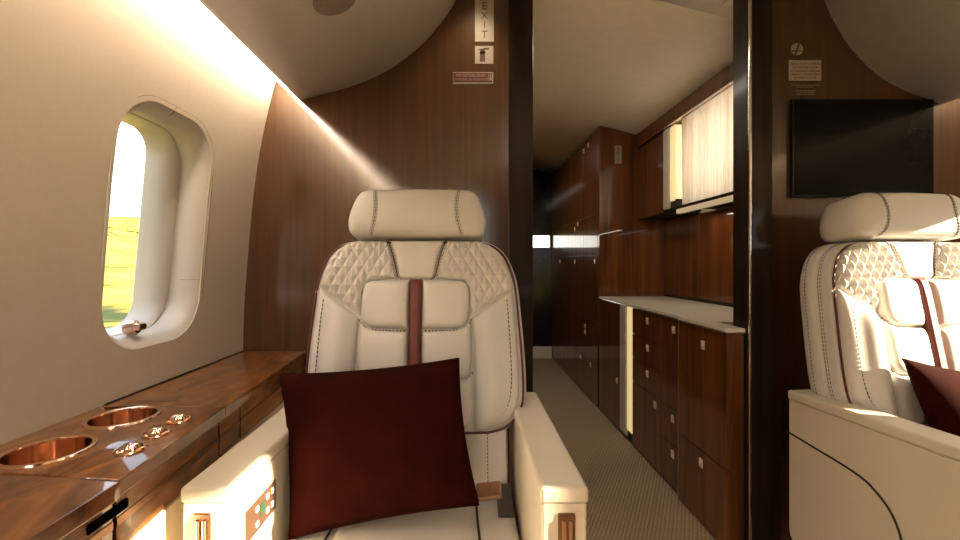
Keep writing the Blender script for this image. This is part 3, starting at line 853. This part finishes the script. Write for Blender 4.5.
# lit posts
for nm, z0, z1, x, y0, y1, lab in (('light_post', .02, .80, .966, 2.428, 2.616, 'cream post with a yellow light strip below the counter'), ('light_post', 1.385, 1.879, 1.235, 2.475, 2.615, 'cream post with a yellow light strip beside the curtain')):
    t = thing(nm, lab, 'light', (x+.04, (y0+y1)/2, z0), group='lit posts')
    ym = y0+(y1-y0)*.45
    bm = B(); box(bm, x-.012, x+.08, ym, y1, z0, z1, .012, 3); obj('post', bm, 'creamlac', t)
    bm = B(); box(bm, x-.004, x+.07, y0+.004, ym-.002, z0+.04, z1-.003, .008, 3); obj('light_strip', bm, 'glow', t)
    bm = B(); box(bm, x+.002, x+.08, y0, y1, z0-.0195 if z0 < .5 else z0-.003, z0+.05); obj('post_foot', bm, 'seam', t)
# worktop
t = thing('cabinet_edge_strip', 'thin pale metal strip down the step between the two cabinet fronts', 'trim', (.952, 1.871, 0))
bm = B(); box(bm, .945, .960, 1.8685, 1.8735, .0, .80, .001); obj('strip', bm, 'chrome', t)
t = thing('worktop', 'cream galley worktop running along the mahogany cabinets', 'worktop', (1.2, 2.3, .80))
bm = B(); prism(bm, [(.937, 1.512), (.937, 1.86), (.955, 1.885), (.955, 2.60), (.960, 3.028), (1.452, 3.028), (1.452, 1.695), (1.0055, 1.695), (1.0055, 1.512)], 'z', .801, .818, .003); obj('slab', bm, 'counter', t)
bm = B(); tube(bm, [(1.0055, 1.511, .803), (.936, 1.511, .803), (.936, 1.86, .803), (.954, 1.885, .803), (.954, 2.60, .803), (.959, 3.02, .803)], .003); obj('edge_strip', bm, 'chrome', t)
# splashback
t = thing('splashback', 'mahogany splashback of two panels standing behind the cream worktop', 'splashback', (1.444, 2.36, .8185))
for a, b in ((1.695, 2.585), (2.592, 3.028)):
    bm = B(); box(bm, 1.436, 1.452, a, b, .835, 1.36, .002); obj('panel', bm, 'gal', t)
bm = B(); box(bm, 1.428, 1.455, 1.695, 3.028, .8185, .835, .002); obj('rail', bm, 'jamb', t)
# upper unit
t = thing('upper_cabinet', 'closed mahogany upper cabinet between partition and lit post', 'cabinet', (1.35, 2.82, 1.37))
bm = B(); box(bm, 1.25, 1.46, 2.618, 3.028, 1.37, 1.902); obj('body', bm, 'seam', t)
bm = B(); box(bm, 1.238, 1.252, 2.622, 3.026, 1.372, 1.879, .002); obj('door', bm, 'gal', t)
t = thing('curtain_cabinet', 'upper display bay with a dark shelf under the pale curtain', 'cabinet', (1.35, 2.08, 1.345))
bm = B(); box(bm, 1.236, 1.46, 1.695, 2.47, 1.372, 1.388, .002); obj('shelf', bm, 'jamb', t)
bm = B(); box(bm, 1.236, 1.262, 1.695, 2.47, 1.345, 1.371, .002); obj('light_strip', bm, 'valance_glow', t)  # valance face, no lamp: its lit look is put in as emission
bm = B(); box(bm, 1.455, 1.462, 1.695, 2.47, 1.388, 1.885); obj('back_panel', bm, 'cove', t)
bm = B(); box(bm, 1.42, 1.44, 1.75, 2.45, 1.86, 1.882); obj('light_strip', bm, 'bay', t) if 'bay' in M else bm.free()
t = thing('cornice', 'dark wood cornice with a chrome lip over curtain bay and upper cabinet', 'cornice', (1.34, 2.36, 1.905))
bm = B(); prism(bm, [(1.222, 1.905), (1.46, 1.905), (1.46, 1.888), (1.25, 1.968), (1.222, 1.976)][:2]+[(1.46, 1.91), (1.26, 1.964), (1.222, 1.976)], 'y', 1.695, 3.028, .003); box(bm, 1.222, 1.244, 1.695, 3.028, 1.882, 1.906, .002); obj('board', bm, 'gal', t)
bm = B(); box(bm, 1.214, 1.222, 1.695, 3.02, 1.880, 1.887, .001); obj('edge_strip', bm, 'chrome', t)
# pleated curtain
bm = B(); n = 420; fr = []
rows_z = [1.390+i*(1.9045-1.390)/12 for i in range(13)]
ph = [random.uniform(-1, 1) for _ in range(n)]
cv = []
for z in rows_z:
    w = []
    for i in range(n):
        y = 1.70+(2.468-1.70)*i/(n-1)
        x = 1.272+.010*math.sin(y*260+1.5*math.sin(y*31))+.004*math.sin(y*71+z*3)
        w.append(bm.verts.new((x, y, z)))
    cv.append(w)
for a, b in zip(cv, cv[1:]):
    for i in range(n-1): bm.faces.new((a[i], a[i+1], b[i+1], b[i]))
o = obj('pleated_curtain', bm, 'curtain', angle=180)
tag(o, 'pale pleated curtain glowing in the upper galley bay', 'curtain')
# partition with the small EXIT sign
bm = B(); prism(bm, [(.962, .80), (1.455, .80), (1.455, 1.895), (1.25, 1.975), (1.10, 2.017), (.962, 2.048)], 'y', 3.032, 3.060, .0)
o = obj('partition_panel', bm, 'gal'); tag(o, 'mahogany partition rising from the far end of the worktop', 'partition')
t = thing('exit_sign', 'small pale upright EXIT sign on the galley partition', 'sign', (1.098, 3.032, 1.775))
boxobj('plate', 'offwhite', t, 1.073, 1.123, 3.029, 3.0318, 1.775, 1.905, bev=.0006)
bm = B()
for ch, z in (('E', 1.872), ('X', 1.844), ('I', 1.816), ('T', 1.788)): merge(bm, text_bm(ch, .031, 1.098, 3.0285, z))
obj('lettering', bm, 'signred', t)
# galley ceiling
GP = [(.05, 2.135), (.5, 2.135), (.75, 2.11), (.96, 2.058), (1.10, 2.025), (1.25, 1.983), (1.47, 1.90)]
bm = B(); pts = smooth_line([(x, z, 0) for x, z in GP], 60)
loft(bm, [[(p.x, y, p.y) for p in pts] for y in (YB+.085, YE+.02)], False, False, closed=False)
near_p = [p for p in pts if .256 < p.x < 1.006]
loft(bm, [[(p.x, y, p.y) for p in near_p] for y in (1.505, YB+.085)], False, False, closed=False)
loft(bm, [[(p.x, y, p.y) for p in pts if .98 < p.x < 1.09] for y in (1.5845, YB+.086)], False, False, closed=False)
o = obj('ceiling_galley', bm, 'headliner', angle=60)
md = o.modifiers.new('thick', 'SOLIDIFY'); md.thickness = .01; md.offset = 1
struct(o, 'beige curved ceiling over the galley', 'ceiling')
# galley side walls and end wall
bm = B(); box(bm, .06, .12, YB+.09, YE, 0, 2.36); struct(obj('wall_galley_left', bm, 'gal', smooth=False), 'mahogany wall on the aisle side of the galley', 'wall')
bm = B(); box(bm, 1.47, 1.53, YB+.09, YE, 0, 2.36); struct(obj('wall_galley_right', bm, 'cove', smooth=False), 'outer wall behind the galley units', 'wall')
bm = B(); box(bm, .06, 1.53, YE, YE+.05, 0, 2.36)
o = obj('wall_galley_end', bm, 'blackgloss', smooth=False)
c = B(); box(c, .30, .94, YE-.1, YE+.2, 1.235, 1.370); boolean(o, [obj('cutter', c, 'wall')])
struct(o, 'black glossy end wall of the galley', 'wall')
t = thing('window_9', 'long low bright window in the black end wall of the galley', 'window', (.62, YE, 1.23)); t['kind'] = 'structure'
boxobj('glass_pane', 'glass', t, .30, .94, YE+.02, YE+.026, 1.235, 1.370)
bm = B(); box(bm, .125, .955, YE-.03, YE-.0005, 0, .13, .004); struct(obj('baseboard_end', bm, 'counter'), 'pale kick panel along the foot of the end wall', 'baseboard')

# ------------------------------------------------------------------ outside
bm = B(); n = 120; G = []
from mathutils import noise
for j in range(n):
    row = []
    for i in range(n):
        x, y = -420+840*i/(n-1), -200+620*j/(n-1)
        d = max(-x-26, min(y*.30-16, 60), 0)
        hgt = (d*.26)/(1+d*.0012)*(.62+.65*noise.noise(Vector((x*.012, y*.012, 3))))+(.6 if y > 60 and x > -60 else 1.6)*noise.noise(Vector((x*.05, y*.05, 0)))*min(1, d/20)
        row.append(bm.verts.new((x, y, -1.5+max(0, hgt))))
    G.append(row)
for j in range(n-1):
    for i in range(n-1): bm.faces.new((G[j][i], G[j][i+1], G[j+1][i+1], G[j+1][i]))
o = obj('ground', bm, 'meadow', angle=180)
tag(o, 'sunlit yellow green meadow and hills seen through the window', 'ground', kind='structure')

# ------------------------------------------------------------------ light
def area(name, loc, rot, sx, sy, power, col):
    l = bpy.data.lights.new(name, 'AREA'); l.shape = 'RECTANGLE'; l.size = sx; l.size_y = sy; l.energy = power; l.color = col
    o = bpy.data.objects.new(name, l); COL.objects.link(o); o.location = loc; o.rotation_euler = rot
    return o
W = bpy.data.worlds.new('World'); S.world = W; W.use_nodes = True
nt = W.node_tree; bg = nt.nodes['Background']
tc = nt.nodes.new('ShaderNodeTexCoord'); sep = nt.nodes.new('ShaderNodeSeparateXYZ'); rp = nt.nodes.new('ShaderNodeValToRGB')
nt.links.new(tc.outputs['Generated'], sep.inputs[0]); nt.links.new(sep.outputs['Z'], rp.inputs['Fac']); nt.links.new(rp.outputs['Color'], bg.inputs['Color'])
rp.color_ramp.elements[0].color = (1., .95, .86, 1); rp.color_ramp.elements[1].color = (.62, .78, 1., 1); rp.color_ramp.elements[1].position = .7
bg.inputs['Strength'].default_value = 5.2
sl = bpy.data.lights.new('sun', 'SUN'); sl.energy = 72.; sl.color = (1., .80, .55); sl.angle = math.radians(.6)
so = bpy.data.objects.new('sun', sl); COL.objects.link(so)
EL, SLOPE = math.radians(16.7), .30
d = Vector((-1, SLOPE, 0)).normalized()*math.cos(EL); d.z = -math.sin(EL)
so.rotation_euler = d.to_track_quat('-Z', 'Y').to_euler(); so.location = (6, -3, 3)
area('cabin_ceiling_lamp', (.6, -.6, 2.19), (0, 0, 0), .5, 2.2, 2.5, (1., .86, .70))
area('table_lamp', (.7, -1.3, .78), (PI, 0, 0), .8, .8, 7, (1., .88, .74))  # added upward fill for the headliner, out of view, no fitting
sp = bpy.data.lights.new('bulkhead_downlight', 'SPOT'); sp.energy = 16; sp.color = (1., .80, .55); sp.spot_size = math.radians(70); sp.spot_blend = 1.; sp.shadow_soft_size = .03
spo = bpy.data.objects.new('bulkhead_downlight', sp); COL.objects.link(spo); spo.location = (.06, 1.41, 2.14)
spo.rotation_euler = (Vector((.0, 1.6, 1.62))-spo.location).to_track_quat('-Z', 'Y').to_euler()
area('galley_ceiling_lamp', (.45, 2.9, 2.06), (0, 0, 0), .12, 2.4, 12, (1., .89, .73))  # added fill for the galley; the ceiling itself carries no lamp
area('curtain_bay_lamp', (1.44, 2.08, 1.645), (0, PI/2, 0), .46, .74, 7., (1., .92, .83))

area('under_cabinet_lamp', (1.33, 2.1, 1.342), (0, 0, 0), .04, .72, 1.7, (1., .84, .62))  # fill added beneath the shelf to brighten worktop and splashback

# ------------------------------------------------------------------ camera
cd = bpy.data.cameras.new('camera'); cd.sensor_width = 36; cd.lens = 420/960*36; cd.clip_start = .02; cd.clip_end = 2000
cd.shift_x = 14/960; cd.shift_y = -6/960
co = bpy.data.objects.new('camera', cd); COL.objects.link(co); co.location = (0, 0, 1.05); co.rotation_euler = (PI/2, 0, 0)
S.camera = co
S.view_settings.view_transform = 'Standard'; S.view_settings.look = 'None'; S.view_settings.gamma = 1; S.view_settings.use_curve_mapping = False
S.view_settings.exposure = -.6
S.cycles.use_denoising = True
